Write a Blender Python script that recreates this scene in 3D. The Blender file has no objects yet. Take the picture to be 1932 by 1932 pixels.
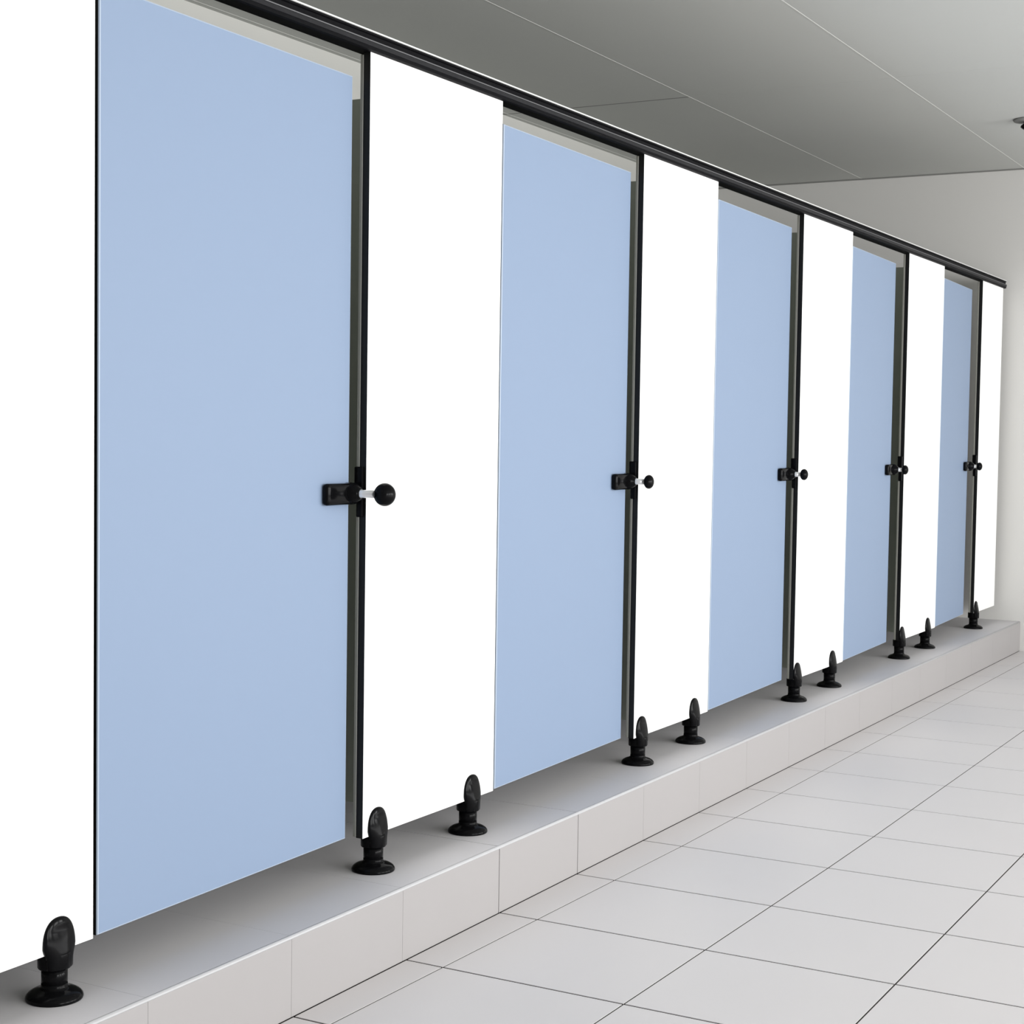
import bpy, bmesh, math
from mathutils import Matrix, Vector
C = bpy.context.scene.collection
PI = math.pi

# ---------------------------------------------------------------- materials
def mat(name, col, rough=.5, metal=0.0, var=0.0, scale=6.0, bump=0.0, spec=.5, coat=0.0, col2=None):
    m = bpy.data.materials.new(name); m.use_nodes = True
    nt = m.node_tree; b = nt.nodes['Principled BSDF']
    b.inputs['Base Color'].default_value = (*col, 1); b.inputs['Roughness'].default_value = rough
    b.inputs['Metallic'].default_value = metal; b.inputs['Specular IOR Level'].default_value = spec
    b.inputs['Coat Weight'].default_value = coat
    tc = nt.nodes.new('ShaderNodeTexCoord'); n = nt.nodes.new('ShaderNodeTexNoise')
    n.inputs['Scale'].default_value = scale; n.inputs['Detail'].default_value = 4
    nt.links.new(tc.outputs['Object'], n.inputs['Vector'])
    if var > 0 or col2:
        c2 = col2 or tuple(c*(1-var) for c in col)
        r = nt.nodes.new('ShaderNodeMix'); r.data_type = 'RGBA'
        r.inputs['A'].default_value = (*col, 1); r.inputs['B'].default_value = (*c2, 1)
        nt.links.new(n.outputs['Fac'], r.inputs['Factor']); nt.links.new(r.outputs['Result'], b.inputs['Base Color'])
    if bump > 0:
        bp = nt.nodes.new('ShaderNodeBump'); bp.inputs['Strength'].default_value = bump; bp.inputs['Distance'].default_value = .002
        nt.links.new(n.outputs['Fac'], bp.inputs['Height']); nt.links.new(bp.outputs['Normal'], b.inputs['Normal'])
    return m
M = dict(
    white=mat('white_laminate', (.93, .93, .915), .45, var=.01, spec=.3),
    blue=mat('blue_laminate', (.219, .286, .402), .5, var=.015, scale=2, spec=.25),
    pale=mat('pale_blue_edge', (.38, .45, .55), .45),
    core=mat('black_core_edge', (.006, .006, .006), .45, spec=.3),
    plastic=mat('black_plastic', (.004, .004, .0045), .13, spec=.07),
    blackmetal=mat('black_rail_metal', (.004, .004, .005), .5, spec=.05),
    groove=mat('dark_grey_rail_groove', (.012, .012, .014), .45, spec=.15),
    silver=mat('satin_aluminium', (.84, .85, .83), .35, metal=.35),
    chrome=mat('chrome', (.85, .85, .86), .12, metal=1),
    sheen=mat('dull_grey_sheen', (.13, .13, .135), .45, metal=.3),
    stalk=mat('pale_satin_metal', (.93, .93, .93), .22, metal=.45),
    alu=mat('beige_aluminium_stop', (.27, .27, .24), .5, metal=.2),
    divider=mat('grey_green_divider', (.40, .43, .37), .5, var=.05),
    tile=mat('floor_tile', (.645, .622, .624), .48, var=.03, scale=3, spec=.3),
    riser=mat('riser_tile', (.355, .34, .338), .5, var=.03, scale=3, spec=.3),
    ledge=mat('ledge_tile', (.60, .585, .60), .5, var=.04, scale=3, spec=.3),
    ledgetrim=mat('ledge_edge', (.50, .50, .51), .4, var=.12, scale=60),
    grout=mat('grout', (.025, .02, .018), .9),
    softgrout=mat('pale_grout', (.22, .215, .21), .9),
    wall=mat('painted_wall', (.645, .637, .615), .75, var=.03, scale=2),
    innerwall=mat('stall_wall_tile', (.61, .61, .575), .5, var=.02, scale=4),
    ceil=mat('ceiling_board', (.535, .545, .52), .8, var=.03, scale=1.5),
    seam=mat('ceiling_seam_light', (.68, .685, .655), .6),
    seamdark=mat('ceiling_seam_dark', (.22, .22, .21), .8),
)

# ---------------------------------------------------------------- mesh helpers
def add_box(bm, lo, hi, mi=0, bev=0.0, bmi=None, seg=1):
    t = bmesh.new(); bmesh.ops.create_cube(t, size=1)
    for v in t.verts:
        v.co = Vector([lo[i] + (v.co[i]+.5)*(hi[i]-lo[i]) for i in range(3)])
    for f in t.faces: f.material_index = mi(f) if callable(mi) else mi
    if bev > 0:
        old = set(t.faces)
        r = bmesh.ops.bevel(t, geom=t.edges[:], offset=bev, segments=seg, affect='EDGES', profile=.5)
        for f in r['faces']:
            if bmi is not None: f.material_index = bmi
    me = bpy.data.meshes.new('t'); t.to_mesh(me); t.free(); bm.from_mesh(me); bpy.data.meshes.remove(me)

def add_lathe(bm, prof, origin=(0, 0, 0), axis='z', n=40, mi=0):
    """prof: list of (radius, height)"""
    rings = []
    def P(r, h, a):
        c, s = r*math.cos(a), r*math.sin(a)
        p = (c, s, h) if axis == 'z' else (h, c, s)
        return (p[0]+origin[0], p[1]+origin[1], p[2]+origin[2])
    for r, h in prof:
        if r < 1e-6: rings.append([bm.verts.new(P(0, h, 0))])
        else: rings.append([bm.verts.new(P(r, h, 2*PI*k/n)) for k in range(n)])
    fs = []
    for a, b in zip(rings, rings[1:]):
        for k in range(n):
            k2 = (k+1) % n
            va = [a[0]] if len(a) == 1 else [a[k], a[k2]]
            vb = [b[0]] if len(b) == 1 else [b[k2], b[k]]
            if len(va)+len(vb) >= 3:
                f = bm.faces.new(va+vb); f.smooth = True; f.material_index = mi; fs.append(f)
    for rg in (rings[0], rings[-1]):
        if len(rg) > 1: fs.append(bm.faces.new(rg))
    bmesh.ops.recalc_face_normals(bm, faces=fs)

def obj(name, bm, mats, parent=None, loc=(0, 0, 0)):
    me = bpy.data.meshes.new(name); bmesh.ops.recalc_face_normals(bm, faces=bm.faces[:]); bm.to_mesh(me); bm.free()
    for m in (mats if isinstance(mats, (list, tuple)) else [mats]): me.materials.append(m)
    o = bpy.data.objects.new(name, me); C.objects.link(o); o.location = loc
    if parent: o.parent = parent
    return o
def thing(name, label, cat, loc=(0, 0, 0), rotz=0, group=None):
    o = bpy.data.objects.new(name, None); C.objects.link(o); o.empty_display_size = .1
    o.location = loc; o.rotation_euler = (0, 0, rotz); o['label'] = label; o['category'] = cat
    if group: o['group'] = group
    return o
def struct(o, label=None, cat=None):
    o['kind'] = 'structure'
    if label: o['label'] = label
    if cat: o['category'] = cat
    return o

# ---------------------------------------------------------------- layout (metres): x = out of the cubicle fronts, y = along the row
H = 1.87            # height of the white front panels
GAP = .09           # panels stand this far above the ledge
LE = .14            # ledge projects this far in front of the panels
FZ = -.2657         # corridor floor
CZ = 2.573          # ceiling
BX = -1.90          # wall behind the cubicles
YW = 9.84           # end wall
XR = 6.2
Y0 = -2.0

# ---------------------------------------------------------------- floor with individual tile joints
def joints(known, lo, hi, step):
    k = list(known)
    while k[0]-step > lo: k.insert(0, k[0]-step)
    while k[-1]+step < hi: k.append(k[-1]+step)
    return k
ty = joints([2.747, 3.186, 3.631, 4.070, 4.520, 4.958, 5.390, 5.828, 6.255, 6.710, 7.191, 7.659, 8.137, 8.66, 9.14], Y0, YW, .445)
bm = bmesh.new()
def x_line(i, y):
    """x of the lengthwise joint i; the cut strip along the step widens a little away from the camera"""
    if i == 0: return LE
    if i == 1: return .240 + max(-.01, min(.030, (y-3.1)*.020))
    if i == 2: return .706 + max(-.01, min(.026, (y-3.1)*.016))
    return 1.182 + (i-3)*.468
ys = [Y0] + ty + [YW]
g = .0024
nx = 13
for j in range(len(ys)-1):
    gy = .0034
    a = ys[j] + (gy if j else 0); b = ys[j+1] - (gy if j < len(ys)-2 else 0)
    for i in range(nx):
        gl = g if i else .0030
        xa0, xa1 = x_line(i, a)+gl, x_line(i, b)+gl
        xb0, xb1 = (x_line(i+1, a)-g, x_line(i+1, b)-g) if i < nx-1 else (XR, XR)
        top = [bm.verts.new(p) for p in ((xa0, a, FZ), (xb0, a, FZ), (xb1, b, FZ), (xa1, b, FZ))]
        low = [bm.verts.new((v.co.x, v.co.y, FZ-.004)) for v in top]
        bm.faces.new(top)
        for q in range(4):
            bm.faces.new((top[q], top[(q+1) % 4], low[(q+1) % 4], low[q]))
add_box(bm, (LE-.02, Y0, FZ-.06), (XR, YW, FZ-.0015), 1)
struct(obj('floor', bm, [M['tile'], M['grout']]), 'light grey square tiled corridor floor with thin dark grout lines', 'floor')

# ---------------------------------------------------------------- raised tiled ledge
bm = bmesh.new()
EB = .007
add_box(bm, (BX, Y0, FZ), (LE-.004, YW, -GAP-.004), 3)
rj = joints([2.74, 3.17, 3.626, 4.076, 4.520, 4.962, 5.390, 5.828, 6.255, 6.710, 7.191, 7.659, 8.137, 8.66, 9.14], Y0, YW, .445)
rs = [Y0] + rj + [YW]
for j in range(len(rs)-1):
    dk = (abs(rs[j]-3.626) < .01 or abs(rs[j]-4.076) < .01); dk2 = (abs(rs[j+1]-3.626) < .01 or abs(rs[j+1]-4.076) < .01)
    a = rs[j]+(.0016 if dk else .0004); b = rs[j+1]-(.0016 if dk2 else .0004)
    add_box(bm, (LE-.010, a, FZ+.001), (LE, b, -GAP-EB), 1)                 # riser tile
    xs = [BX, -1.75, -1.30, -.85, -.40, LE-EB]
    for xa, xb in zip(xs, xs[1:]):
        add_box(bm, (xa+.0003, a, -GAP-.010), (xb-.0003, b, -GAP), 0)         # ledge tiles
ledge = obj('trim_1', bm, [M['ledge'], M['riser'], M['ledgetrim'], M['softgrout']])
struct(ledge, 'raised grey tiled ledge the cubicle fronts stand on, with paler front face', 'ledge')
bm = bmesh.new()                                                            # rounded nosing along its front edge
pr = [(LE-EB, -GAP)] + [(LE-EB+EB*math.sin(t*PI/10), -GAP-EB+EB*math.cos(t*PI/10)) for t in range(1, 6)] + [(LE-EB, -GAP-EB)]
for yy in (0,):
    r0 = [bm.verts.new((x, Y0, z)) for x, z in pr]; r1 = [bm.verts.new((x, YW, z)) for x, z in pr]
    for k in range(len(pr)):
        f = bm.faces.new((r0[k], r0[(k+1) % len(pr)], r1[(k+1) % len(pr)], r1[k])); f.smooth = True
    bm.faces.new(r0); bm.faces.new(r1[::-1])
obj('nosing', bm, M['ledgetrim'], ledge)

# ---------------------------------------------------------------- ceiling, walls
bm = bmesh.new()
xs = [BX-.1, -1.87, -.89, .085, 1.06, 2.035, 3.01, 3.985, 4.96, XR]
yc = [Y0, -.89, 1.79, 4.47, 7.15, YW+.1]
s = .0026
for i in range(len(xs)-1):
    for j in range(len(yc)-1):
        add_box(bm, (xs[i]+(s if i else 0), yc[j]+(s if j else 0), CZ), (xs[i+1]-(s if i < len(xs)-2 else 0), yc[j+1]-(s if j < len(yc)-2 else 0), CZ+.02), 0)
for x in xs[1:-1]: add_box(bm, (x-s, Y0, CZ-.0008), (x+s, YW, CZ+.01), 1)
for y in yc[1:-1]:
    add_box(bm, (BX, y-.006, CZ-.0006), (-.89-s, y+.006, CZ+.012), 2)
    add_box(bm, (-.89, y-s, CZ+.0004), (XR, y+s, CZ+.012), 0)
add_box(bm, (BX-.1, Y0, CZ+.02), (XR, YW+.1, CZ+.10), 0)
struct(obj('ceiling', bm, [M['ceil'], M['seam'], M['seamdark']]), 'grey board ceiling with pale lengthwise seams and darker cross seams', 'ceiling')
bm = bmesh.new(); add_box(bm, (BX-.1, YW, FZ-.06), (XR, YW+.1, CZ), 0)
struct(obj('wall_far', bm, M['wall']), 'plain light grey end wall closing the corridor', 'wall')
bm = bmesh.new(); add_box(bm, (BX-.1, Y0, FZ-.06), (BX, YW, CZ), 0)
struct(obj('wall_left', bm, M['innerwall']), 'pale wall behind the cubicles, glimpsed over the blue doors', 'wall')
bm = bmesh.new(); add_box(bm, (BX, YW-.006, CZ-.008), (XR, YW, CZ-.0005), 0)
struct(obj('trim_2', bm, M['seamdark']), 'thin dark shadow joint where the ceiling meets the end wall', 'trim')

# ---------------------------------------------------------------- support foot
def make_foot(parent, y):
    f = thing_foot = bpy.data.objects.new('support_foot', None); C.objects.link(f); f.parent = parent; f.location = (-.0095, y, 0)
    z0 = -GAP
    bm = bmesh.new()
    add_lathe(bm, [(.0525, z0), (.0535, z0+.003), (.0525, z0+.007), (.048, z0+.012), (.040, z0+.0165), (.031, z0+.0195), (.0255, z0+.0225), (.0245, z0+.026), (.0245, z0+.030)], n=48)
    obj('base_flange', bm, M['plastic'], f)
    bm = bmesh.new(); add_lathe(bm, [(.0243, z0+.022), (.0243, -.026)], n=40)
    obj('stem', bm, M['plastic'], f)
    bm = bmesh.new()
    add_lathe(bm, [(.0300, -.031), (.0312, -.029), (.0312, -.002), (.0306, -.0005)], n=48)   # collar under the panel
    for side in (1, -1):                                                     # the two rounded jaws that grip the panel
        cut, hy, tx, z1, z2 = (.0098, .040, .0105, .012, .066) if side == 1 else (.0098, .024, .009, .010, .034)
        N = 20; rows = []
        zs = [-.030, -.028, -.012, -.004, .004, z1] + [z1+(z2-z1)*math.sin(q*PI/2/12) for q in range(1, 13)]
        for i_, z in enumerate(zs):
            k = 0 if z <= z1 else (z-z1)/(z2-z1)
            s1 = max(0, 1-k**2.5)**(1/2.3); a_ = max(hy*s1, .0015); tb = (.0202+(tx-.0202)*min(1, max(0, (z+.006)/.050))) if side == 1 else tx; t_ = max(tb*s1**.7, .0008)
            if i_ < 5 and side == 1: a_, t_ = ((.0290, .0195), (.0303, .0205), (.0308, .0207), (.0330, .0202), (.0372, .0185))[i_]
            elif i_ < 3: a_, t_ = .024, .010
            rows.append([bm.verts.new((side*(cut+t_*abs(math.cos(u))**.8), a_*math.sin(u), z)) for u in [-PI/2+PI*q/N for q in range(N+1)]])
        for ra, rb in zip(rows, rows[1:]):
            for q in range(N):
                fc = bm.faces.new((ra[q], ra[q+1], rb[q+1], rb[q])); fc.smooth = True
            bm.faces.new((ra[0], rb[0], rb[-1], ra[-1]))
        bm.faces.new(rows[0]); bm.faces.new(rows[-1])
    obj('panel_clamp', bm, M['plastic'], f)
    return f

# ---------------------------------------------------------------- white front panels
def face_x(core, lam):
    return lambda f: lam if abs(f.normal.x) > .9 else core
fronts = [  # y start, y end, feet, strike plate
    (1.672, 2.296, [1.74, 2.205], False,
     'white front panel at the left edge of the photo, with the largest black foot'),
    (3.204, 3.832, [3.265, 3.715], True,
     'white front panel between the first and second blue doors from the left'),
    (4.740, 5.360, [4.795, 5.233], True,
     'white front panel between the second and third blue doors from the left'),
    (6.264, 6.898, [6.300, 6.750], True,
     'narrow-looking white front panel between the third and fourth blue doors'),
    (7.782, 8.436, [7.815, 8.285], True,
     'white front panel between the fourth and farthest blue doors'),
    (9.270, 9.770, [9.310], True,
     'farthest white front panel, beside the end wall, on one visible black foot'),
]
T = .019
for (ya, yb, feet, strike, label) in fronts:
    p = thing('cubicle_front_panel', label, 'panel', (0, ya, 0), 0, 'white front panels of the cubicle row')
    p['kind'] = 'thing'
    bm = bmesh.new(); w = yb-ya
    bm2 = bm
    t = bmesh.new(); bmesh.ops.create_cube(t, size=1)
    for v in t.verts: v.co = Vector((-T+(v.co.x+.5)*T, (v.co.y+.5)*w, (v.co.z+.5)*H))
    t.normal_update()
    for f in t.faces: f.material_index = 1 if abs(f.normal.x) > .9 else 0
    obj('board', t, [M['core'], M['white']], p); bm.free()
    for fy in feet: make_foot(p, fy-ya)
    if strike:
        bm = bmesh.new()
        add_box(bm, (-.030, -.008, .825), (-.006, .000, .895), 0, .002)
        add_box(bm, (-.024, -.008, .775), (-.006, .000, .827), 0, .002)
        obj('strike_plate', bm, M['plastic'], p)
        bm = bmesh.new(); add_box(bm, (-.0285, -.0005, .002), (-T-.0005, .020, H-.004), 0, .001)
        s_ = obj('door_stop', bm, M['alu'], p); s_['label'] = 'beige aluminium door stop strip'

# ---------------------------------------------------------------- blue doors
doors = [(2.309, 3.178, 1, .080), (3.842, 4.712, 2, .068), (5.370, 6.212, 3, .060), (6.907, 7.668, 4, .055), (8.444, 9.160, 5, .052)]
dlabels = ['largest blue door, nearest the camera, standing slightly ajar with a black latch',
           'second blue door from the left, between two white panels',
           'third blue door from the left, middle of the five',
           'fourth blue door from the left',
           'farthest and narrowest blue door, second panel from the end wall']
DT = .018
def rounded_bar(bm, lo, hi, r, seg=6):
    add_box(bm, lo, hi, 0)
for (ya, yb, n, kd), label in zip(doors, dlabels):
    wid = yb-ya
    ang = math.asin(.030/wid)
    d = thing('stall_door', label, 'door', (-.001, ya, 0), ang, 'blue cubicle doors')
    d['kind'] = 'thing'
    t = bmesh.new(); bmesh.ops.create_cube(t, size=1)
    for v in t.verts: v.co = Vector((-DT+(v.co.x+.5)*DT, (v.co.y+.5)*wid, .002+(v.co.z+.5)*1.810))
    t.normal_update()
    for f in t.faces: f.material_index = 1 if abs(f.normal.x) > .9 else 0
    ed = [e for e in t.edges if all(v.co.x > -1e-4 for v in e.verts)]
    r = bmesh.ops.bevel(t, geom=ed, offset=.0035, segments=2, affect='EDGES', profile=.5)
    for f in r['faces']: f.material_index = 2
    obj('leaf', t, [M['core'], M['blue'], M['pale']], d)
    # latch
    L = bpy.data.objects.new('latch', None); C.objects.link(L); L.parent = d; L.location = (0, wid+.007, .832)
    bm = bmesh.new(); add_box(bm, (0, -.124, -.026), (.020, -.016, .025), 0, .009, seg=4)
    for f in bm.faces: f.smooth = True
    obj('latch_body', bm, M['plastic'], L)
    bm = bmesh.new()
    add_lathe(bm, [(.026, .0), (.0265, .012), (.025, .022), (.021, .030), (.015, .036), (.0115, .040), (0, .0405)], (0, -.016, 0), 'x', 40)
    obj('latch_collar', bm, M['plastic'], L)
    bm = bmesh.new(); add_lathe(bm, [(.0125, .034), (.0095, .043), (.0090, kd-.002)], (0, -.016, 0), 'x', 24)
    k_ = obj('stalk', bm, M['stalk'], L); k_['label'] = 'short pale metal stalk'
    bm = bmesh.new()
    rr, hh = (.0275, .0255) if n == 1 else (.0225, .0155)
    xo = kd + hh
    add_lathe(bm, [(rr*math.sin(q*PI/16), xo-hh*math.cos(q*PI/16)) for q in range(17)], (0, -.016, 0), 'x', 36)
    obj('knob', bm, M['plastic'], L)

# ---------------------------------------------------------------- dividers between the cubicles
for i, (yc_, nm) in enumerate([(1.98, 'first'), (3.52, 'second'), (5.05, 'third'), (6.58, 'fourth'), (8.11, 'fifth')]):
    bm = bmesh.new(); add_box(bm, (BX+.002, yc_-.009, .0), (-T-.001, yc_+.009, 1.838), 0)
    o = obj('divider_panel', bm, M['divider'])
    o['label'] = 'dim grey-green divider inside the cubicles, seen through the gap beside the %s white panel' % nm
    o['category'] = 'divider'; o['group'] = 'dividers between the cubicles'; o['kind'] = 'thing'
    
# ---------------------------------------------------------------- head rail
rail = thing('head_rail', 'long black head rail with silver top lip running over all panels and doors', 'rail', (0, Y0, H))
rail['kind'] = 'thing'
ye = 9.80-Y0
bm = bmesh.new()
def prism(bm, pts, y0, y1, mi=0):
    a = [bm.verts.new((x, y0, z)) for x, z in pts]; b = [bm.verts.new((x, y1, z)) for x, z in pts]
    n = len(pts)
    for k in range(n):
        f = bm.faces.new((a[k], a[(k+1) % n], b[(k+1) % n], b[k])); f.material_index = mi
    bm.faces.new(a[::-1]).material_index = mi; bm.faces.new(b).material_index = mi
prism(bm, [(-.034, .0), (.004, .0), (.010, .002), (.010, .018), (.006, .020), (.006, .036), (.010, .038), (.010, .043), (-.034, .043)], 0, ye)
obj('rail_body', bm, M['blackmetal'], rail)
bm = bmesh.new(); prism(bm, [(.0098, .009), (.0125, .010), (.0125, .0195), (.0098, .0205)], 0, ye); r_ = obj('lower_groove', bm, M['groove'], rail)
bm = bmesh.new(); prism(bm, [(.006, .0205), (.0140, .0200), (.0140, .0225), (.006, .0230)], 0, ye); r_ = obj('middle_sheen', bm, M['sheen'], rail); r_['label'] = 'thin grey line standing in for a reflection on the rail'  # straight grey strip modelled in place of the reflection along the rail
bm = bmesh.new(); prism(bm, [(-.036, .0425), (.0100, .0425), (.0125, .0432), (.0125, .0462), (-.036, .0466)], 0, ye+.002); r_ = obj('top_lip', bm, M['silver'], rail); r_['label'] = 'silver top lip'

# ---------------------------------------------------------------- ceiling fitting at the right edge
cf = thing('ceiling_fitting', 'small dark ceiling fitting cut off by the right edge of the photo', 'ceiling fitting', (.42, 8.36, CZ))
bm = bmesh.new(); add_lathe(bm, [(.075, 0), (.078, -.004), (.074, -.010), (.030, -.013), (0, -.013)], (0, 0, 0), 'z', 40)
b_ = obj('ceiling_plate', bm, M['seamdark'], cf)
bm = bmesh.new(); add_lathe(bm, [(.022, -.012), (.026, -.020), (.040, -.030), (.042, -.038), (.030, -.048), (0, -.052)], (0, 0, 0), 'z', 32)
obj('dark_head', bm, M['plastic'], cf)

# ---------------------------------------------------------------- camera
cam = bpy.data.cameras.new('camera'); co = bpy.data.objects.new('camera', cam); C.objects.link(co)
R = Vector((.87180731, .48962589, .01478184)); U = Vector((-.03676246, .03530686, .99870013)); F = Vector((-.48846754, .87121749, -.04878063))
m = Matrix(((R.x, U.x, -F.x, 2.1953), (R.y, U.y, -F.y, 0), (R.z, U.z, -F.z, .9816), (0, 0, 0, 1)))
co.matrix_world = m
cam.sensor_width = 36; cam.sensor_fit = 'HORIZONTAL'; cam.lens = 36*3067.8391/1932; cam.clip_start = .05
bpy.context.scene.camera = co

# ---------------------------------------------------------------- light
w = bpy.data.worlds.new('world'); bpy.context.scene.world = w; w.use_nodes = True
w.node_tree.nodes['Background'].inputs['Color'].default_value = (1.0, 1.0, 1.0, 1)
w.node_tree.nodes['Background'].inputs['Strength'].default_value = .34
def area(name, loc, target, sx, sy, power, col=(1, 1, 1)):
    l = bpy.data.lights.new(name, 'AREA'); l.shape = 'RECTANGLE'; l.size = sx; l.size_y = sy; l.energy = power; l.color = col
    o = bpy.data.objects.new(name, l); C.objects.link(o); o.location = loc
    o.rotation_euler = (Vector(target)-Vector(loc)).to_track_quat('-Z', 'Y').to_euler(); return o
for i, y in enumerate((.6, 3.0, 5.4, 7.8)):          # unseen lamps added opposite the cubicles to brighten the panels
    area('panel_fill', (6.1, y, 1.35), (0, y, 1.25), 1.7, 1.6, 121)
area('ceiling_fill', (6.1, 4.5, -.02), (-1.5, 4.5, 1.7), 11, .4, 85)  # unseen up-light added near the floor to lift the ceiling
sc = bpy.context.scene
sc.view_settings.view_transform = 'Standard'; sc.view_settings.look = 'None'; sc.view_settings.exposure = 0; sc.view_settings.gamma = 1
